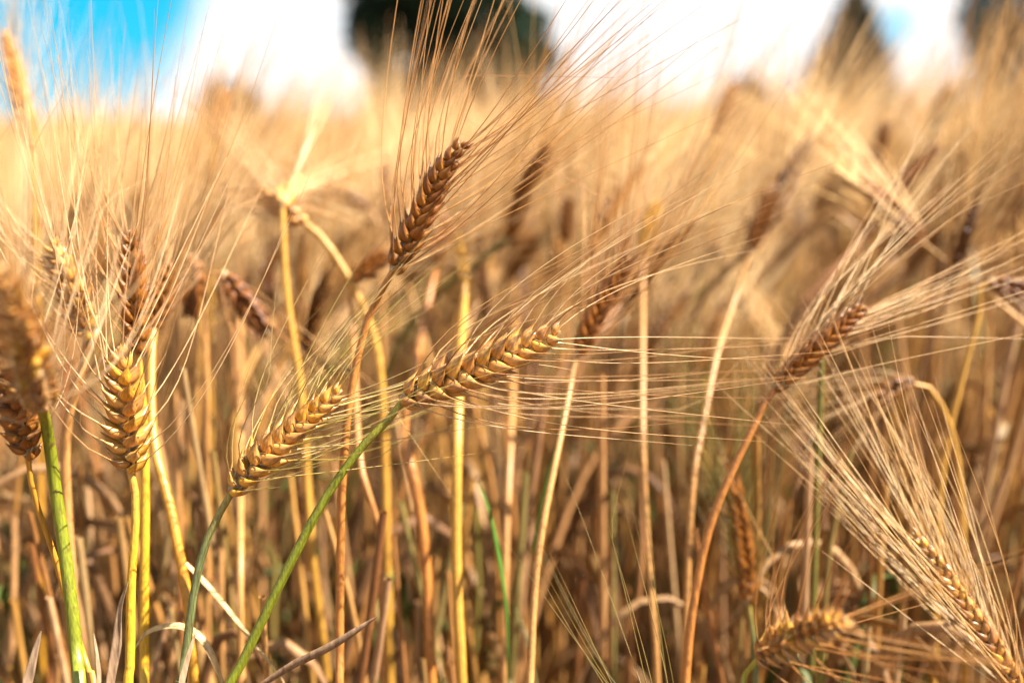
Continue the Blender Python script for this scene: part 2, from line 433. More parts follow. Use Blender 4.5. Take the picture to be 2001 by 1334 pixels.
def ear_layout(c, roll, view, row=0.0054, klen=0.0112, splay=(50, 30), r=None, taper=(0.82, 0.5), lat_deg=52):
    """where every kernel of a six-row ear sits: list of (matrix 3x3, origin, size, radial, u)"""
    L = np.linalg.norm(np.diff(c, axis=0), axis=1).sum()
    n = max(8, int(L / (row / 2)))
    T, _, _ = frames(c)
    out = []
    for j in range(n):
        u = (j + 0.35) / n
        x = u * (len(c) - 1); k = min(int(x), len(c) - 2); fr = x - k
        p = c[k] * (1 - fr) + c[k + 1] * fr
        t = nrm(T[k] * (1 - fr) + T[k + 1] * fr)
        V = np.asarray(view, float); V = nrm(V - t * (V @ t)); W = np.cross(t, V)
        size = klen * np.interp(u, [0, .10, .3, .65, 1], [taper[0] * 0.8, taper[0], 1.0, 0.93, taper[1]])
        sp = np.interp(u, [0, 0.15, 1], [splay[0] * 0.9, splay[0], splay[1]])
        for lat in (-lat_deg, 0, lat_deg):
            ang = math.radians(roll + 180 * (j % 2) + lat + r.normal(0, 3.5))
            R = V * math.cos(ang) + W * math.sin(ang)
            a = math.radians(sp * (0.86 if lat == 0 else 1.0) + r.normal(0, 3.5))
            Zd = nrm(t * math.cos(a) + R * math.sin(a))
            Xd = nrm(R - Zd * (R @ Zd)); Yd = np.cross(Zd, Xd)
            sz = size * r.uniform(0.93, 1.07)
            if u > 0.93 and lat != 0: sz *= 0.8
            out.append((np.stack([Xd, Yd, Zd], 1), p + R * 0.0009 - t * 0.0012, sz, R, u))
    return out, T

def awn_path(p0, d0, target, L, r, n=12, wig=0.012, sag=0.0, bend=0.014):
    """leaves the beak along d0 and swings round to target"""
    u = np.linspace(0, 1, n)
    w = 1 - np.exp(-u * L / bend)
    d = d0[None, :] * (1 - w)[:, None] + target[None, :] * w[:, None]
    e = r.normal(0, wig, 3); e2 = r.normal(0, wig, 3)
    d = d + np.sin(u * 3.1)[:, None] * e * 4 * u[:, None] + e2 * (u ** 2)[:, None] * 3
    d[:, 2] -= sag * u ** 2
    d /= np.linalg.norm(d, axis=1)[:, None]
    if r.uniform() < 0.10:                       # snapped and bent over
        kq = int(r.integers(n // 3, n)); d[kq:] += r.normal(0, .5, 3)
        d /= np.linalg.norm(d, axis=1)[:, None]
    step = L / (n - 1)
    return np.vstack([p0, p0 + np.cumsum((d[:-1] + d[1:]) * 0.5 * step, axis=0)])

def to_ground(pts, drop_to=0.0, lean=0.25):
    """continue a stem that leaves the picture down to its root"""
    pts = [np.asarray(p, float) for p in pts]
    d = nrm(pts[-1] - pts[-2])
    d = nrm(d + np.array([0, 0, -0.6]))
    p = pts[-1]
    h = p[2] - drop_to
    mid = p + d * (h * 0.45 / max(0.3, -d[2]))
    root = np.array([mid[0] + d[0] * h * lean * 0.5, mid[1] + d[1] * h * lean * 0.5, drop_to - 0.01])
    return pts + [mid, root]

def stem_mesh(pts, r0, mat, rel, k=10, n=60, ridge=0.03, r_top=0.75, nodes=True):
    c = spline(pts, n)[::-1]                    # root to top
    u = np.linspace(0, 1, n)
    rad = r0 * np.interp(u, [0, .3, .9, 1], [1.15, 1.1, 0.95, r_top])
    mb = MB(); mb.tube(c - rel, rad, k, 0.5, 0, ridge=ridge)
    if nodes:                                    # swollen joint low on the stalk
        for q in (0.22, 0.5):
            i = int(q * n); cc = c[i - 1:i + 2]
            c2 = spline(cc, 7); mb.tube(c2 - rel, r0 * np.array([1.1, 1.25, 1.5, 1.55, 1.45, 1.25, 1.08]), k, 0.5, 0)
    return mb.mesh('stem', [mat])

VIEW = -FWD
def barley(label, ear_pts, stem_pts, kmat, amat, smat, stem_r=0.0021, roll=90, seed=0, awn_len=0.135, spread=0.34, aim=None,
           splay=(50, 30), klen=0.0114, row=0.0054, leaves=(), broken=0.16, group='sharp barley plants in front', thin=1.0, detail=True, taper=(0.82, 0.5), wig=0.012, sag=0.0, awn_keep=1.0, width=1.0):
    """one barley plant: ear_pts base to tip, stem_pts from the ear's base downwards, all (px,py,depth)"""
    r = np.random.default_rng(seed + 100)
    ew = np.array([P(*p) for p in ear_pts]); sw = [P(*p) for p in stem_pts]
    sw = to_ground(sw)
    root = np.array([sw[-1][0], sw[-1][1], 0.0])
    t = thing('barley_plant', label, 'barley', root, group)
    obj('stem', stem_mesh([ew[0] + nrm(ew[1] - ew[0]) * 0.002] + sw, stem_r, smat, root), t)
    c = spline(ew, 40)
    lay, T = ear_layout(c, roll, VIEW, row, klen, splay, r, taper)
    axis = nrm(T[-1] + T[len(T) // 2]) if aim is None else nrm(P(*aim) - ew[-1])
    mb = MB(); mb.tube(c - root, np.interp(np.linspace(0, 1, 40), [0, .05, 1], [0.0016, 0.0013, 0.0007]), 7, 0.5, 0)
    # collar and a few withered husks where the ear sits on the stalk
    for q in range(5):
        a = r.uniform(0, 6.28); V = nrm(np.cross(T[0], [0.3, 0.5, 0.8])); W = np.cross(T[0], V)
        R = V * math.cos(a) + W * math.sin(a)
        p0 = c[0] - T[0] * 0.001
        cc = spline([p0, p0 + T[0] * 0.003 + R * 0.0018, p0 + T[0] * r.uniform(.006, .010) + R * r.uniform(.002, .005)], 7)
        mb.tube(cc - root, np.array([.0007, .0009, .0009, .0008, .0006, .0004, .0001]), 6, r.uniform(), 0, flat=0.5)
    if detail:
        ear = obj('ear', mb.mesh('ear', [M_glume]), t)
    beard = MB(); n_awn = 0
    for q, (Mx, p, sz, R, u) in enumerate(lay):
        if detail:
            me, tip = kernel_mesh(kmat, int(r.integers(0, 7)))
            k = obj('kernel', me, ear)
            S = np.diag([sz * width * r.uniform(.94, 1.06), sz * width * r.uniform(.94, 1.08), sz])
            A = np.eye(4); A[:3, :3] = Mx @ S; A[:3, 3] = p - root
            k.matrix_basis = Matrix(A.tolist())
        else:
            v, f, tt, tip = LOW_K[q % 4]
            mb.add(p - root + (v * sz * np.array([width, width, 1])) @ Mx.T, f, tt, r.uniform(), 1)
        if r.uniform() > awn_keep: continue
        p0 = p + Mx @ (tip * sz * np.array([width, width, 1])) - Mx[:, 2] * sz * 0.03
        tg = nrm(axis + R * spread * r.uniform(0.35, 1.25) * (1.15 - 0.5 * u) + r.normal(0, 0.06, 3))
        L = awn_len * r.uniform(0.82, 1.12) * (1.0 - 0.12 * u)
        if r.uniform() < broken: L *= r.uniform(0.08, 0.5)
        pa = awn_path(p0, Mx[:, 2], tg, L, r, 14, wig, sag, r.uniform(0.016, 0.045))
        rb = sz * 0.024
        rad = np.interp(np.linspace(0, 1, 14), [0, .06, .18, .6, 1], [rb * 1.15, 0.00027, 0.00019, 0.00014, 0.00005]) * thin
        rad[0] = rb * 1.1
        if detail:
            ab = MB(); ab.tube(pa - root, rad, 5, r.uniform(), 0)
            obj('awn', ab.mesh('awn', [amat]), ear)
        else:
            beard.tube(pa - root, rad, 4, r.uniform(), 0)
    if not detail:
        ear = obj('ear', mb.mesh('ear', [M_glume, kmat]), t)
        obj('beard', beard.mesh('beard', [amat]), ear)
    for (lp, w, tw, lm) in leaves:
        cc = spline([P(*q) for q in lp], 26)
        u = np.linspace(0, 1, 26)
        bl = MB(); bl.blade(cc - root, w * np.interp(u, [0, .15, .6, .9, 1], [.5, .9, 1, .45, .04]), tw, 0.35)
        obj('leaf', bl.mesh('leaf', [lm]), t)
    return t

# ------------------------------------------------------------------ the plants that stand out
D = 0.402
barley('sharp golden ear leaning right on a bent olive green stem, centre of the picture',
       [(786, 778, D), (850, 752, D), (950, 712, D), (1040, 672, D), (1096, 648, D)],
       [(781, 790, D), (745, 836, D), (700, 880, D), (640, 965, D), (590, 1055, D), (520, 1195, D), (455, 1334, D), (420, 1430, D)],
       M_kernel_gold, M_awn, M_stem_green, 0.0020, 90, 1, 0.132, 0.37, aim=(1560, 555, D), splay=(56, 32), awn_keep=0.8, wig=0.016, klen=.0126, width=1.12, row=.0061,
       leaves=[([(430, 1460, .40), (480, 1370, .395), (560, 1310, .395), (650, 1262, .395), (738, 1203, .395)], .0028, 1.4, M_leaf_dry)])
barley('brown ear on an orange stem, its awns crossing the large dark tree',
       [(768, 530, .425), (800, 468, .425), (842, 380, .425), (880, 310, .425), (908, 275, .425)],
       [(755, 545, .425), (735, 590, .428), (712, 640, .43), (695, 720, .43), (680, 800, .43), (668, 950, .435), (664, 1150, .44), (664, 1334, .44), (664, 1420, .44)],
       M_kernel_brown, M_awn_orange, M_stem_orange, 0.0019, 90, 2, 0.150, 0.44, splay=(46, 26), klen=.0106, broken=0.06, awn_keep=0.9)
barley('upright pale yellow ear at the left on a bright yellow stem',
       [(254, 915, D), (250, 870, D - .003), (246, 800, D - .006), (238, 730, D - .008), (232, 676, D - .008)],
       [(256, 935, D), (266, 975, D), (263, 1050, D), (256, 1150, D), (255, 1250, D), (253, 1334, D), (252, 1430, D)],
       M_kernel_yellow, M_awn, M_stem_yellow, 0.0020, 90, 3, 0.128, 0.46, splay=(60, 26), klen=.0122, row=.0059, awn_keep=0.6, taper=(0.95, 0.42), aim=(270, 250, D),
       leaves=[([(205, 1440, .395), (215, 1330, .395), (228, 1260, .395), (234, 1190, .395), (250, 1136, .395)], .0019, 2.2, M_leaf_dry)])
barley('yellow ear with green awns leaning right on a blue green stem',
       [(452, 958, .40), (500, 905, .40), (560, 852, .403), (620, 800, .406), (668, 762, .41)],
       [(446, 972, .40), (425, 1010, .40), (400, 1065, .40), (382, 1140, .40), (370, 1220, .40), (356, 1334, .40), (345, 1430, .40)],
       M_kernel_yellow, M_awn_green, M_stem_blue, 0.0019, 90, 4, 0.098, 0.44, splay=(52, 30), aim=(1010, 560, .42), klen=.0114, row=.0058, awn_keep=0.85,
       leaves=[([(335, 1450, .395), (352, 1340, .395), (364, 1290, .395), (382, 1236, .395)], .0018, 0.8, M_leaf_dry)])
barley('dark brown ear on a thin amber stem at the lower left edge',
       [(56, 893, .385), (48, 860, .383), (35, 800, .378), (15, 730, .372), (-10, 660, .366)],
       [(58, 905, .386), (62, 950, .388), (80, 1010, .392), (105, 1080, .398), (130, 1170, .402), (160, 1270, .405), (180, 1334, .406), (200, 1430, .406)],
       M_kernel_brown, M_awn, M_stem_amber, 0.0013, 90, 5, 0.11, 0.4, splay=(52, 28), klen=.0108, awn_keep=0.5,
       leaves=[([(40, 1450, .385), (52, 1340, .385), (64, 1290, .385), (80, 1232, .385)], .0019, 1.6, M_leaf_dry)])
barley('large blurred ear at the left edge, nearest the camera, on a thick green stem',
       [(76, 788, .36), (64, 745, .335), (50, 690, .31), (30, 610, .288), (5, 520, .27)],
       [(84, 800, .372), (96, 860, .385), (108, 950, .39), (124, 1060, .392), (140, 1180, .392), (150, 1280, .392), (156, 1334, .392), (165, 1430, .392)],
       M_kernel_gold, M_awn, M_stem_green, 0.0026, 80, 6, 0.10, 0.36, splay=(50, 30), aim=(25, 200, .30), klen=.0105, awn_keep=0.45,
       leaves=[([(188, 1450, .385), (192, 1340, .385), (190, 1290, .385), (183, 1236, .385)], .0012, 0.5, M_leaf_dry)])
barley('upright brown ear at the left, standing behind the pale yellow ear',
       [(268, 690, .435), (266, 640, .435), (262, 570, .435), (258, 500, .435), (254, 450, .435)],
       [(272, 720, .438), (280, 800, .44), (284, 950, .44), (282, 1150, .44), (282, 1334, .44), (282, 1420, .44)],
       M_kernel_brown, M_awn_orange, M_stem_yellow, 0.0021, 90, 7, 0.125, 0.26, splay=(44, 26), klen=.0108, awn_keep=0.7, aim=(262, 40, .43))
barley('brown ear half hidden by awns at the left, tilted up to the left',
       [(172, 664, .455), (160, 620, .455), (140, 560, .45), (118, 510, .45), (100, 470, .45)],
       [(170, 690, .458), (142, 780, .46), (128, 870, .465), (132, 1000, .47), (142, 1150, .47), (150, 1334, .47), (152, 1420, .47)],
       M_kernel_gold, M_awn, M_stem_straw, 0.0024, 70, 8, 0.13, 0.3, splay=(48, 28), klen=.0108, awn_keep=0.7, aim=(20, 100, .44))
barley('dark brown ear at the right, leaning right on an orange stem',
       [(1512, 758, 0.455), (1550, 722, 0.455), (1600, 675, 0.455), (1645, 635, 0.457), (1690, 598, 0.46)],
       [(1504, 770, 0.455), (1470, 838, 0.455), (1440, 900, 0.455), (1402, 985, 0.455), (1378, 1060, 0.455), (1358, 1160, 0.455), (1346, 1250, 0.455), (1340, 1334, 0.455), (1335, 1420, 0.455)],
       M_kernel_brown, M_awn, M_stem_orange, 0.0020, 90, 9, 0.150, 0.36, splay=(36, 24), klen=.0100, awn_keep=0.75, aim=(2080, 330, .51))
barley('short curved ear at the lower right on a hooked green stem',
       [(1482, 1282, .372), (1515, 1262, .366), (1560, 1240, .355), (1610, 1222, .343), (1655, 1208, .332)],
       [(1478, 1290, .373), (1464, 1305, .374), (1450, 1330, .376), (1444, 1380, .378), (1440, 1450, .38)],
       M_kernel_gold, M_awn_orange, M_stem_green, 0.0013, 90, 10, 0.095, 0.75, splay=(60, 36), klen=.0100, row=.0048, awn_keep=0.6, aim=(1900, 1130, .30))
barley('ear under a dense brush of awns pointing up left, bottom right corner',
       [(2010, 1385, .435), (1960, 1295, .435), (1900, 1205, .437), (1840, 1115, .44), (1782, 1040, .442)],
       [(2025, 1410, .435), (2050, 1470, .436), (2065, 1560, .44)],
       M_kernel_gold, M_awn_pale, M_stem_straw, 0.0019, 90, 11, 0.125, 0.26, splay=(28, 18), klen=.0092, aim=(1600, 760, .445))
barley('greenish ear in shade above the short curved ear at the lower right',
       [(1462, 1178, .53), (1456, 1120, .53), (1448, 1040, .53), (1436, 960, .53), (1426, 900, .53)],
       [(1466, 1200, .53), (1474, 1260, .53), (1476, 1334, .53), (1476, 1420, .53)],
       M_kernel_brown, M_awn_dkgreen, M_stem_blue, 0.0019, 90, 12, 0.11, 0.3, splay=(30, 20), detail=False, group='blurred barley plants behind')  # brown kernels darken this ear, its shade carried by the colour
barley('dark brown ear leaning right directly behind the tip of the central ear',
       [(1128, 690, .50), (1150, 645, .50), (1178, 590, .50), (1205, 545, .50), (1230, 500, .50)],
       [(1122, 710, .50), (1112, 770, .49), (1092, 870, .475), (1062, 1020, .46), (1045, 1150, .455), (1036, 1334, .45), (1033, 1420, .45)],
       M_kernel_brown, M_awn_orange, M_stem_straw, 0.0017, 90, 13, 0.155, 0.32, splay=(34, 22), detail=False, aim=(1330, 150, .52), group='blurred barley plants behind')
barley('ear with thin dark green awns rising from the bottom edge',
       [(1345, 1560, .41), (1320, 1500, .41), (1295, 1445, .41), (1268, 1400, .41)],
       [(1352, 1580, .41), (1360, 1640, .41)],
       M_kernel_brown, M_awn_dkgreen, M_stem_green, 0.0018, 90, 14, 0.115, 0.22, splay=(30, 20), detail=False, aim=(1060, 860, .42), awn_keep=0.4, group='blurred barley plants behind')

# blurred but recognisable plants a little deeper in the crop
MK = dict(detail=False, group='blurred barley plants behind', splay=(34, 22))
K_ = M_kernel_brown; G_ = M_kernel_gold; A_ = M_awn; O_ = M_awn_orange
mids = [
 ('dark brown ear hanging down to the right behind the left ears, blurred', [(436, 532, .55), (464, 572, .55), (496, 612, .55), (524, 652, .55)],
  [(424, 522, .55), (408, 530, .55), (402, 590, .55), (404, 750, .55), (406, 1000, .56), (408, 1334, .57)], M_kernel_shaded, O_, M_stem_straw, dict(klen=.0125, awn_keep=.3)),
 ('dark brown ear hanging straight down behind the left ears, blurred', [(378, 500, .56), (378, 540, .56), (376, 580, .56), (374, 620, .56)],
  [(374, 488, .56), (358, 490, .56), (347, 530, .56), (343, 700, .56), (350, 1000, .56), (352, 1334, .57)], M_kernel_shaded, O_, M_stem_straw, dict(klen=.0125, awn_keep=.3)),
 ('pale burst of awns on a tall golden stem, left of the top centre ear', [(551, 400, .56), (560, 380, .58), (572, 362, .61), (580, 350, .64)],
  [(552, 412, .56), (556, 520, .56), (566, 620, .56), (585, 740, .56), (598, 900, .56), (612, 1100, .56), (640, 1334, .57)], G_, A_, M_stem_pale, dict(spread=1.15, awn_len=0.12, stem_r=0.0022, thin=1.7)),
 ('dark brown ear lying level behind the burst of pale awns', [(722, 408, .72), (690, 392, .72), (655, 382, .72), (618, 384, .72)],
  [(732, 420, .72), (742, 470, .72), (748, 700, .72), (750, 1000, .73), (750, 1334, .74)], K_, A_, M_stem_straw, {}),
 ('nodding ear on an arched pale stem, left of the top centre ear', [(596, 436, .58), (570, 420, .58), (540, 400, .585), (508, 372, .59)],
  [(612, 446, .58), (650, 492, .58), (690, 560, .58), (725, 640, .58), (742, 720, .58), (752, 900, .58), (762, 1334, .59)], G_, A_, M_stem_pale, dict(stem_r=0.0024)),
 ('small brown ear tucked behind the base of the top centre ear', [(690, 545, .58), (712, 528, .58), (738, 510, .58), (760, 498, .58)],
  [(684, 560, .58), (690, 640, .58), (704, 900, .50), (742, 1050, .50), (748, 1334, .50)], K_, A_, M_stem_rust, {}),
 ('brown ear leaning right behind the awns of the top centre ear, right of its tip', [(968, 470, .76), (984, 440, .76), (1002, 405, .76), (1022, 372, .76)],
  [(962, 490, .76), (950, 600, .76), (940, 900, .76), (936, 1334, .78)], K_, A_, M_stem_pale, {}),
 ('brown blurred ear highest behind the awns at the top centre', [(1058, 380, .82), (1070, 355, .82), (1085, 325, .82), (1100, 296, .82)],
  [(1054, 400, .82), (1050, 600, .82), (1050, 1000, .82), (1050, 1334, .84)], K_, A_, M_stem_straw, {}),
 ('upright brown ear between the top centre awns and the orange awns', [(1106, 475, .72), (1106, 445, .72), (1108, 412, .72), (1112, 385, .72)],
  [(1105, 495, .72), (1104, 600, .72), (1100, 900, .72), (1098, 1334, .73)], K_, A_, M_stem_straw, {}),
 ('pale brown ear on a tall bright yellow stalk in the centre, behind the central ear', [(908, 552, .60), (902, 520, .60), (896, 485, .60), (892, 448, .60)],
  [(908, 570, .60), (901, 690, .54), (894, 850, .49), (891, 1050, .485), (895, 1200, .485), (902, 1334, .485)], G_, A_, M_stem_pale, dict(stem_r=0.0026, klen=.007)),
 ('upright brown ear standing above the crop at the upper right', [(1822, 252, .80), (1830, 228, .80), (1842, 200, .80), (1856, 168, .80)],
  [(1820, 270, .80), (1815, 500, .80), (1812, 900, .80), (1810, 1334, .82)], K_, A_, M_stem_straw, {}),
 ('dark brown ear below the upright ear at the upper right', [(1708, 330, .80), (1714, 300, .80), (1722, 270, .80), (1732, 240, .80)],
  [(1706, 350, .80), (1700, 600, .80), (1696, 900, .80), (1692, 1334, .82)], K_, A_, M_stem_straw, {}),
 ('dark brown ear cut by the right edge, above the middle', [(1950, 420, .68), (1975, 390, .68), (2000, 355, .68), (2025, 320, .68)],
  [(1945, 440, .68), (1935, 600, .68), (1925, 900, .68), (1920, 1334, .70)], K_, A_, M_stem_straw, {}),
 ('dark ear lying level at the right edge on an arched stem', [(1935, 548, .56), (1965, 560, .56), (2000, 572, .56), (2040, 592, .56)],
  [(1924, 540, .56), (1914, 560, .56), (1912, 620, .56), (1880, 740, .56), (1845, 900, .56), (1830, 1100, .56), (1824, 1334, .57)], K_, A_, M_stem_pale, {}),
 ('dark ear under a hooked golden stem, right of the dark brown right ear', [(1786, 748, .55), (1760, 752, .55), (1730, 768, .55), (1700, 792, .55)],
  [(1800, 746, .55), (1828, 772, .55), (1856, 830, .55), (1874, 920, .55), (1884, 1100, .55), (1886, 1334, .56)], K_, A_, M_stem_pale, dict(awn_len=.08)),
 ('golden ear rising against the white sky, right of centre', [(1398, 262, .78), (1408, 230, .78), (1422, 195, .78), (1436, 162, .78)],
  [(1394, 285, .78), (1385, 500, .78), (1380, 900, .78), (1378, 1334, .80)], G_, A_, M_stem_pale, {}),
 ('golden ear rising against the white sky at the upper left', [(418, 270, .74), (424, 240, .74), (432, 210, .74), (442, 175, .74)],
  [(416, 290, .74), (412, 500, .74), (410, 900, .74), (408, 1334, .76)], G_, A_, M_stem_pale, {}),
 ('blurred orange ear at the top left edge, above the large blurred ear', [(60, 290, .62), (48, 220, .62), (30, 140, .62), (10, 62, .62)],
  [(62, 310, .62), (72, 500, .62), (80, 900, .62), (84, 1334, .63)], G_, A_, M_stem_amber, dict(klen=.011)),
 ('ear at the top of a pale stalk, right of the tip of the central ear', [(1466, 486, .62), (1480, 450, .62), (1496, 412, .62), (1514, 372, .62)],
  [(1460, 504, .62), (1434, 590, .61), (1402, 690, .57), (1374, 830, .54), (1352, 970, .52), (1335, 1334, .52)], K_, A_, M_stem_straw, dict(stem_r=.0017, klen=.0108)),
 ('pale ear on a yellow stalk behind the awn tips of the central ear', [(1258, 500, .64), (1264, 465, .64), (1272, 430, .64), (1284, 392, .64)],
  [(1257, 520, .64), (1256, 580, .62), (1256, 680, .58), (1256, 850, .54), (1262, 1000, .53), (1276, 1200, .52), (1284, 1334, .52)], G_, A_, M_stem_straw, dict(stem_r=.0017, klen=.0105)),
 ('brown ear on an amber stalk with a dry leaf hanging from its joint', [(300, 640, .50), (312, 600, .50), (322, 560, .50), (335, 515, .50)],
  [(296, 700, .49), (300, 860, .465), (330, 980, .455), (350, 1080, .45), (368, 1180, .45), (380, 1334, .45)], K_, A_, M_stem_amber,
  dict(stem_r=0.0024, leaves=[([(362, 1100, .445), (400, 1140, .445), (450, 1200, .445), (500, 1265, .445), (545, 1318, .445), (570, 1370, .445)], .0022, .6, M_leaf_tan)])),
 ('brown stalk with a bent straw leaf looping over at the bottom left', [(474, 410, .85), (478, 385, .85), (484, 355, .85), (490, 325, .85)],
  [(472, 430, .85), (470, 640, .70), (470, 900, .58), (470, 1100, .50), (472, 1334, .50)], K_, A_, M_stem_straw,
  dict(leaves=[([(262, 1270, .43), (290, 1236, .43), (345, 1224, .43), (390, 1246, .43), (420, 1300, .43), (450, 1380, .44)], .0024, .4, M_leaf_tan)])),
 ('rust coloured stalk beside the dark gap in the lower centre', [(852, 520, .66), (858, 490, .66), (866, 455, .66), (874, 425, .66)],
  [(848, 540, .66), (818, 680, .62), (795, 860, .53), (815, 960, .52), (830, 1080, .52), (838, 1200, .52), (842, 1334, .52)], K_, A_, M_stem_orange, dict(stem_r=.0028)),
 ('stalk with a broad green leaf in the lower centre, right of the yellow stalk', [(1012, 520, .85), (1016, 495, .85), (1022, 470, .85), (1030, 445, .85)],
  [(1010, 540, .85), (1001, 800, .62), (990, 1050, .56), (985, 1334, .55)], K_, A_, M_stem_straw,
  dict(leaves=[([(1040, 1080, .50), (1052, 1000, .50), (1068, 930, .50), (1090, 850, .50), (1100, 790, .50)], .0042, .3, M_leaf_green),
               ([(992, 1334, .49), (988, 1200, .49), (975, 1100, .49), (958, 1010, .49), (935, 940, .49)], .0026, .5, M_leaf_green)])),
]
for q, (lab, ep, sp, km, am, sm, kw) in enumerate(mids):
    a = dict(MK); a.update(stem_r=0.0017, seed=40 + q, awn_len=0.115, spread=0.32); a.update(kw)
    barley(lab, ep, sp, km, am, sm, **a)

# ------------------------------------------------------------------ the crop behind: single plants, copies of a few grown kinds
def crop_plant(seed, kind, h, lod):
    """stem, ear, beard, leaf builders around the origin; leans towards +X. lod 0 near, 1 middle, 2 far, 3 farthest"""
    r = np.random.default_rng(seed)
    lean = r.uniform(0.05, 0.20)
    ns = (26, 9, 5, 4)[lod]; ks = (7, 4, 3, 3)[lod]
    if kind == 'nodding':
        top = np.array([lean * 0.6, r.normal(0, .03), h])
        pts = [(0, 0, -0.01), (r.normal(0, .02), r.normal(0, .02), h * .5), top - [.012, 0, .03], top, top + [.018, 0, .004], top + [.032, 0, -.012]]
        ed = nrm([0.45, r.normal(0, .2), -0.9])
    elif kind == 'leaning':
        pts = [(0, 0, -0.01), (r.normal(0, .02), r.normal(0, .02), h * .5), (lean * .45, 0, h * .88), (lean, r.normal(0, .02), h)]
        ed = nrm([r.uniform(0.5, 1.1), r.normal(0, .25), 1.0])
    elif kind == 'bare':
        hb = h * r.uniform(.80, .93)
        pts = [(0, 0, -0.01), (r.normal(0, .015), r.normal(0, .015), h * .4), (.01, r.normal(0, .012), hb * .85), (.016, r.normal(0, .012), hb)]
        ed = None
    else:
        pts = [(0, 0, -0.01), (r.normal(0, .02), r.normal(0, .02), h * .5), (lean * .3, 0, h * .85), (lean * .45, r.normal(0, .02), h)]
        ed = nrm([r.uniform(-.05, 0.4), r.normal(0, .2), 1.0])
    stem = MB(); c = spline(pts, ns)
    u = np.linspace(0, 1, ns)
    stem.tube(c, r.uniform(.0019, .0029) * np.interp(u, [0, 1], [1.15, .75]) * (1, 1, 1.2, 2.2)[lod], ks, 0.5, 0)
    base = c[-1]; L = r.uniform(.055, .075)
    ear = MB(); beard = MB(); lay = []
    if ed is not None: e = spline([base, base + ed * L * .5, base + ed * L + np.array([.004, 0, -.004])], 16)
    if ed is not None: lay, T = ear_layout(e, r.uniform(0, 180), np.array([0.2, -1, 0.1]), r.uniform(.0054, .0062) * (1, 1.25, 1.6, 2.4)[lod], .0094 * (1.05, 1.3, 1.7, 2.2)[lod], (36, 22), r)
    keep = (0.74, 0.75, 0.7, 0.6)[lod]
    if lod == 0 and ed is not None: ear.tube(e, .0013, 5, .5, 0)
    if lod == 3:
        ear.tube(spline(e[[0, 5, 10, 15]], 4), [.003, .0085, .007, .002], 4, .5, 0)
    for q, (Mx, p, sz, R, uu) in enumerate(lay):
        if lod < 3:
            v, f, tt, tip = (LOW_K[q % 4] if lod == 0 else MIN_K[q % 2])
            ear.add(p + (v * sz) @ Mx.T, f, tt, r.uniform(), 0)
        else: tip = np.array([0, 0, 1.0])
        if r.uniform() > keep: continue
        tg = nrm(nrm(T[-1]) + R * r.uniform(.06, .30) + r.normal(0, .05, 3))
        n = (8, 4, 3, 2)[lod]
        pa = awn_path(p + Mx @ (tip * sz) * .95, nrm(Mx[:, 2] + tg * (0, .5, 1, 4)[lod]), tg, r.uniform(.10, .14), r, n)
        beard.tube(pa, np.interp(np.linspace(0, 1, n), [0, .1, 1], [.00045, .00033, .00009]) * (1, 1.15, 1.7, 3.2)[lod], 3, r.uniform(), 0)
    leaves = []; leaf = MB()
    for q in range(3 if kind == 'bare' else (2, 2, 1, 0)[lod]):
        if lod == 0: leaf = MB(); leaves.append(leaf)
        z0 = h * r.uniform(.35 if kind == 'bare' else .18, .72); a = r.uniform(0, 6.28); o = np.array([math.cos(a), math.sin(a), 0])
        b0 = np.array([np.interp(z0, c[:, 2], c[:, 0]), np.interp(z0, c[:, 2], c[:, 1]), z0])
        ll = r.uniform(.08, .2); dr = r.uniform(-.9, .5)
        nl = (14, 6, 5, 4)[lod]
        cc = spline([b0, b0 + o * ll * .18 + [0, 0, ll * .5], b0 + o * ll * .42 + [0, 0, ll * (.55 + dr * .25)], b0 + o * ll * .62 + [0, 0, ll * (.2 + dr)]], nl)
        uu = np.linspace(0, 1, nl); ww = r.uniform(.0018, .0042) * np.interp(uu, [0, .2, .6, 1], [.5, .95, .9, .05])
        if lod == 0: leaf.blade(cc, ww, r.uniform(-4.5, 4.5), r.uniform(.2, .7))
        else: leaf.tube(cc, ww, 4, .5, 0, flat=.12)
    if kind == 'bare':
        stem = [stem]
        for q in range(7):
            a = r.uniform(0, 6.28); ro = np.array([math.cos(a), math.sin(a), 0]) * r.uniform(.012, .055); hq = h * r.uniform(.66, .95)
            sm = MB(); sm.tube(spline([ro * .5 + [0, 0, -.01], ro + [r.normal(0, .01), r.normal(0, .01), hq * .5], ro * 1.3 + [r.normal(0, .018), r.normal(0, .018), hq]], 18), r.uniform(.0014, .0027) * np.linspace(1.1, .8, 18), 7, .5, 0)
            stem.append(sm)
    return stem, ear, beard, (leaves if lod == 0 else leaf)

KINDS = ['upright', 'leaning', 'leaning', 'nodding', 'upright', 'leaning', 'nodding', 'leaning', 'upright', 'leaning', 'nodding', 'upright']
def field_height(x, y):
    return 0.650 + (-0.018 + 0.016 * max(-0.4, min(1.0, (x / y - 0.12) * 4))) * min(1.0, max(0.0, (y - .72) / .4)) + 0.016 * min(1.0, max(0.0, (y - 1.6) / 1.5)) + 0.016 * math.sin(x * 2.3 + 1) + 0.016 * math.sin(y * 1.7 + x) + (0.022 * math.sin(x * 7.1 + y * 3.3) * math.sin(x * 3.7 - y * 2.1) + 0.012 * math.sin(x * 17 + 2) if y > 1.2 else 0.0) + 0.012 * max(-0.6, min(1.0, x / max(.5, y) * 1.7))
LABELS = {
 'upright': 'upright blurred barley stalk with straight brown ear in the {0} of the crop',
 'leaning': 'blurred barley stalk whose ear leans over in the {0} of the crop',
 'nodding': 'blurred barley stalk with its ear nodding over in the {0} of the crop',
 'bare': 'tuft of broken-off barley stalks without ears in the {0} of the crop'}
protos = []
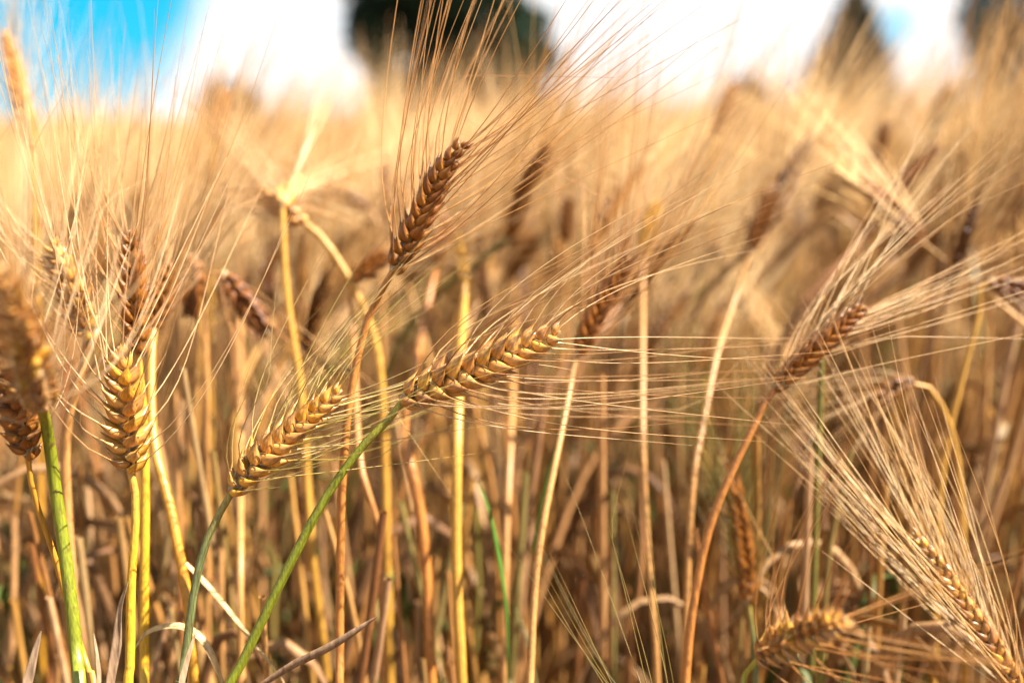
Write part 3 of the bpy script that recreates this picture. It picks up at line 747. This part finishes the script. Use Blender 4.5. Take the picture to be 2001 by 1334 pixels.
for q, kd in enumerate(KINDS + ['bare'] * 6):
    st, ea, be, le = crop_plant(300 + q, kd, 0.66, 0)
    protos.append((kd, [x.mesh('stem', [M_c_stem]) for x in (st if kd == 'bare' else [st])], ea.mesh('ear', [M_c_ear]) if ea.n else None, be.mesh('beard', [M_c_awn]) if be.n else None,
                   [l.mesh('leaf', [M_c_leaf]) for l in le]))
N_SINGLE = 275
spots = []
tries = 0
while len(spots) < N_SINGLE and tries < 40000:
    tries += 1
    bare = len(spots) % 5 < 2
    y = 0.47 + 0.55 * random.random() if bare else 0.60 + 0.85 * random.random() ** 1.25
    x = random.uniform(-1, 1) * (0.53 * y + 0.06)
    if any((x - a) ** 2 + (y - b) ** 2 < 0.017 ** 2 for a, b, c in spots): continue
    # the dark gap low in the middle of the picture
    if abs(x / y + 0.118) < 0.024 and y < 0.95: continue
    spots.append((x, y, bare))
spots.sort(key=lambda s: s[1])
first = {}
for q, (x, y, bare) in enumerate(spots):
    while True:
        k = int(rng.integers(0, len(protos)))
        kd = protos[k][0]
        if (kd == 'bare') == bare and not (kd == 'nodding' and (y < 0.72 or random.random() < .4)): break
    m_st, m_ea, m_be, m_le = protos[k][1:]
    where = ('left third', 'middle third', 'right third')[min(2, max(0, int((x / (0.53 * y) + 1) * 1.5)))]
    sc = field_height(x, y) / 0.66 * min(1.05, random.gauss(1.0, 0.035))
    if bare: sc *= random.uniform(0.9, 1.05)
    elif y < 0.85: sc *= 1.02
    elif y > 0.95 and random.random() < .3: sc *= random.uniform(1.02, 1.07)
    rz = random.gauss(0.55, 0.55) if kd != 'nodding' else random.uniform(-0.3, 3.4)
    if bare: rz = random.uniform(0, 6.28)
    rz = max(-0.35, min(3.5, rz)) if not bare else rz
    lab = LABELS[kd].format(where)
    grp = kd + ' stalks in the ' + where + ' of the crop'
    if k not in first:
        root = thing('barley_plant', lab, 'barley', (x, y, 0), grp)
        parts = [obj(nm, me, root) for nm, me in [('stem', x) for x in m_st] + [('leaf', l) for l in m_le]]
        ear = bd = None
        if m_ea: ear = obj('ear', m_ea, root); bd = obj('beard', m_be, ear)
        first[k] = (root, parts, ear, bd)
    else:
        r0, p0, e0, b0 = first[k]
        root = r0.copy(); COL.objects.link(root)
        root['label'] = lab; root['group'] = grp
        for p in p0:
            c = p.copy(); COL.objects.link(c); c.parent = root
        if e0:
            c = e0.copy(); COL.objects.link(c); c.parent = root
            d = b0.copy(); COL.objects.link(d); d.parent = c
    root.location = (x, y, 0)
    root.rotation_euler = (random.gauss(0, .035), random.gauss(0, .04), rz)
    root.scale = (sc, sc, sc)

# ------------------------------------------------------------------ the rest of the field: one mass
def scatter(name, tmpl, pts, mats):
    """tmpl: list of (stem,ear,beard,leaf) builders; every placed plant goes into the one mass"""
    mb_v, mb_f, mb_m, mb_k = [], [], [], []
    base = 0
    packs = []
    for bs in tmpl:
        V, F, Mi = [], [], []
        n = 0
        for mi, b in enumerate(bs):
            if b.n == 0: continue
            v, fs, t, k, m = b.arrays()
            V.append(v); F.append(np.concatenate(fs) + n); Mi.append(np.full(len(F[-1]), mi)); n += len(v)
        packs.append((np.concatenate(V), np.concatenate(F), np.concatenate(Mi), [b.n for b in bs]))
    groups = {}
    for (x, y, h, rz, sc) in pts:
        groups.setdefault(int(rng.integers(0, len(packs))), []).append((x, y, h, rz, sc))
    me_v, me_f, me_m, me_k = [], [], [], []
    for g, lst in groups.items():
        v, f, m, cnt = packs[g]
        a = np.array(lst); K = len(a)
        cz, sz = np.cos(a[:, 3]), np.sin(a[:, 3])
        X = v[None, :, 0] * cz[:, None] - v[None, :, 1] * sz[:, None]
        Y = v[None, :, 0] * sz[:, None] + v[None, :, 1] * cz[:, None]
        Zc = np.broadcast_to(v[None, :, 2], X.shape)
        W = np.stack([X, Y, Zc], -1) * a[:, 4][:, None, None]
        W[..., 0] += a[:, 0][:, None]; W[..., 1] += a[:, 1][:, None]
        me_v.append(W.reshape(-1, 3))
        off = base + np.arange(K)[:, None, None] * len(v)
        me_f.append((f[None] + off).reshape(-1, 4)); me_m.append(np.tile(m, K))
        tint = np.concatenate([np.repeat(rng.uniform(0, 1, (K, 1)), c, 1) for c in cnt if c > 0], 1)
        me_k.append(tint.ravel())
        base += K * len(v)
    mb = MB()
    mb.v = [np.concatenate(me_v)]; mb.f = [np.concatenate(me_f)]; mb.m = [np.concatenate(me_m)]
    mb.k = [np.concatenate(me_k)]; mb.t = [np.zeros(len(mb.v[0]))]; mb.n = len(mb.v[0])
    return mb

def field_pts(y0, y1, half, n, jit=0.055):
    out = []
    for _ in range(n):
        y = math.sqrt(random.uniform(y0 * y0, y1 * y1))
        x = random.uniform(-1, 1) * (half * y + 0.5)
        if y < 2.4 and abs(x / y + 0.118) < 0.024: continue
        out.append((x, y, 0, random.gauss(0, 1.0), field_height(x, min(y, 4)) / 0.66 * random.gauss(1.0, jit)))
    return out
side = []
for _ in range(420):                               # the crop that carries on beside the picture
    y = random.uniform(0.45, 1.55); s = random.choice((-1, 1))
    x = s * (0.53 * y + 0.12 + random.random() * 0.9)
    side.append((x, y, 0, random.gauss(0, 1.0), field_height(x, y) / 0.66 * random.gauss(1.0, .045)))
all_mb = MB()
for lod, pts in ((1, field_pts(1.15, 3.2, 0.62, 2600) + side), (2, field_pts(3.2, 8.0, 0.62, 4200, 0.075)), (3, field_pts(8.0, 30.0, 0.62, 7000))):
    tm = [crop_plant(500 + 20 * lod + q, kd, 0.66, lod) for q, kd in enumerate(KINDS[:10])]
    m = scatter('barley_crop', tm, pts, None)
    all_mb.v += m.v; all_mb.f += [m.f[0] + all_mb.n]; all_mb.m += m.m; all_mb.k += m.k; all_mb.t += m.t; all_mb.n += m.n
crop = obj('barley_crop', all_mb.mesh('barley_crop', [M_f_stem, M_f_ear, M_f_awn, M_f_leaf]))
crop['kind'] = 'stuff'
crop['label'] = 'pale golden mass of ripe barley stretching away to the trees'
crop['category'] = 'barley field'

# ------------------------------------------------------------------ trees beyond the field
def leaf_cloud(mb, centers, radii, n, size, r):
    w = radii ** 2; idx = r.choice(len(centers), n, p=w / w.sum())
    d = r.normal(0, 1, (n, 3)); d /= np.linalg.norm(d, axis=1)[:, None]
    p = centers[idx] + d * (radii[idx] * r.uniform(.35, 1.05, n) ** .6)[:, None]
    a = r.normal(0, 1, (n, 3)); a /= np.linalg.norm(a, axis=1)[:, None]
    b = np.cross(a, r.normal(0, 1, (n, 3))); b /= np.linalg.norm(b, axis=1)[:, None]
    s = size * r.uniform(.6, 1.4, n)[:, None]
    v = np.stack([p - a * s, p + b * s * .5, p + a * s, p - b * s * .5], 1).reshape(-1, 3)
    f = np.arange(n * 4).reshape(-1, 4)
    mb.add(v, f)

def broadleaf(label, px, dist, h, wid, mat, seed, n=9000, gap=1.0, base_frac=0.18, leaf=0.22):
    r = np.random.default_rng(seed)
    g = P(px, 240, dist); loc = np.array([g[0], g[1], 0.0])
    t = thing('broadleaf_tree', label, 'tree', loc)
    tr = MB(); tr.tube(spline([(0, 0, -.2), (.1, .05, h * .3), (-.05, 0, h * .6), (.05, 0, h * .92)], 14), np.linspace(h * .028, h * .004, 14), 9)
    cs, rs = [], []
    for q in range(26):
        z = h * r.uniform(base_frac, .95); k = math.sin(math.pi * min(1, max(.08, (z / h - base_frac * .6) / (1.08 - base_frac * .6)))) ** .6
        a = r.uniform(0, 6.28); rr = wid * .5 * k * math.sqrt(r.uniform(.05, 1)) * .8
        c = np.array([math.cos(a) * rr, math.sin(a) * rr, z]); cs.append(c); rs.append(wid * r.uniform(.13, .22) * gap)
        z0 = z * r.uniform(.55, .8)
        tr.tube(spline([(0, 0, z0), c * .5 + np.array([0, 0, z0 * .55]), c], 7), np.linspace(h * .009, h * .002, 7), 5)
    obj('trunk', tr.mesh('trunk', [M_bark]), t)
    mb = MB(); leaf_cloud(mb, np.array(cs), np.array(rs), n, leaf, r)
    obj('crown', mb.mesh('crown', [mat]), t)
    return t

def conifer(label, px, dist, h, wid, seed, name='conifer_tree'):
    r = np.random.default_rng(seed)
    g = P(px, 240, dist); loc = np.array([g[0], g[1], 0.0])
    t = thing(name, label, 'tree', loc)
    tr = MB(); tr.tube(spline([(0, 0, -.2), (0, .03, h * .5), (0, 0, h)], 12), np.linspace(h * .02, .02, 12), 8)
    cr = MB(); vs = []
    nb = 260
    for q in range(nb):
        u = (q + r.uniform(0, 1)) / nb; z = h * (.06 + .93 * u); L = wid * .5 * (1 - u) ** .85 * r.uniform(.75, 1.12) + .12
        a = q * 2.4 + r.uniform(-.3, .3); o = np.array([math.cos(a), math.sin(a), 0])
        c = spline([(0, 0, z), o * L * .5 + [0, 0, z - L * .10], o * L + [0, 0, z - L * .28]], 6)
        tr.tube(c, np.linspace(.035, .008, 6), 4)
        m = max(10, int(34 * L))
        for _ in range(m):
            s = r.uniform(.1, 1); p = c[0] * (1 - s) + c[-1] * s + np.array([0, 0, -L * .05]) + r.normal(0, .10 + .05 * L, 3)
            d = nrm(o + r.normal(0, .6, 3)); b = nrm(np.cross(d, r.normal(0, 1, 3))); k = r.uniform(.12, .26)
            vs.append([p - d * k, p + b * k * .35, p + d * k, p - b * k * .35])
    obj('trunk', tr.mesh('trunk', [M_bark]), t)
    v = np.array(vs).reshape(-1, 3); cr.add(v, np.arange(len(v)).reshape(-1, 4))
    obj('crown', cr.mesh('crown', [M_needles]), t)
    return t

broadleaf('large dark tree at the top centre, behind the brown ear', 880, 46, 9.6, 9.6, M_foliage, 1, 20000, 1.1, .02, .28)
broadleaf('lower dark tree joined to the right of the large centre tree', 1015, 48, 6.0, 4.0, M_foliage, 5, 5000, 1.0, .04, .24)
conifer('dark cone shaped conifer against the white sky at the upper right', 1654, 52, 8.0, 7.4, 2)
broadleaf('loose leafy tree at the top right corner with blue sky showing through', 1992, 44, 9.0, 7.0, M_foliage, 3, 5600, .8, .05, .20)
broadleaf('small low tree at the upper left, just above the crop', 450, 60, 3.1, 3.6, M_foliage, 4, 2500, 1.0, .08, .2)
broadleaf('small russet tree top just above the crop, between the centre tree and the conifer', 1462, 58, 3.4, 2.4, M_autumn, 6, 2200, 1.0, .08, .18)
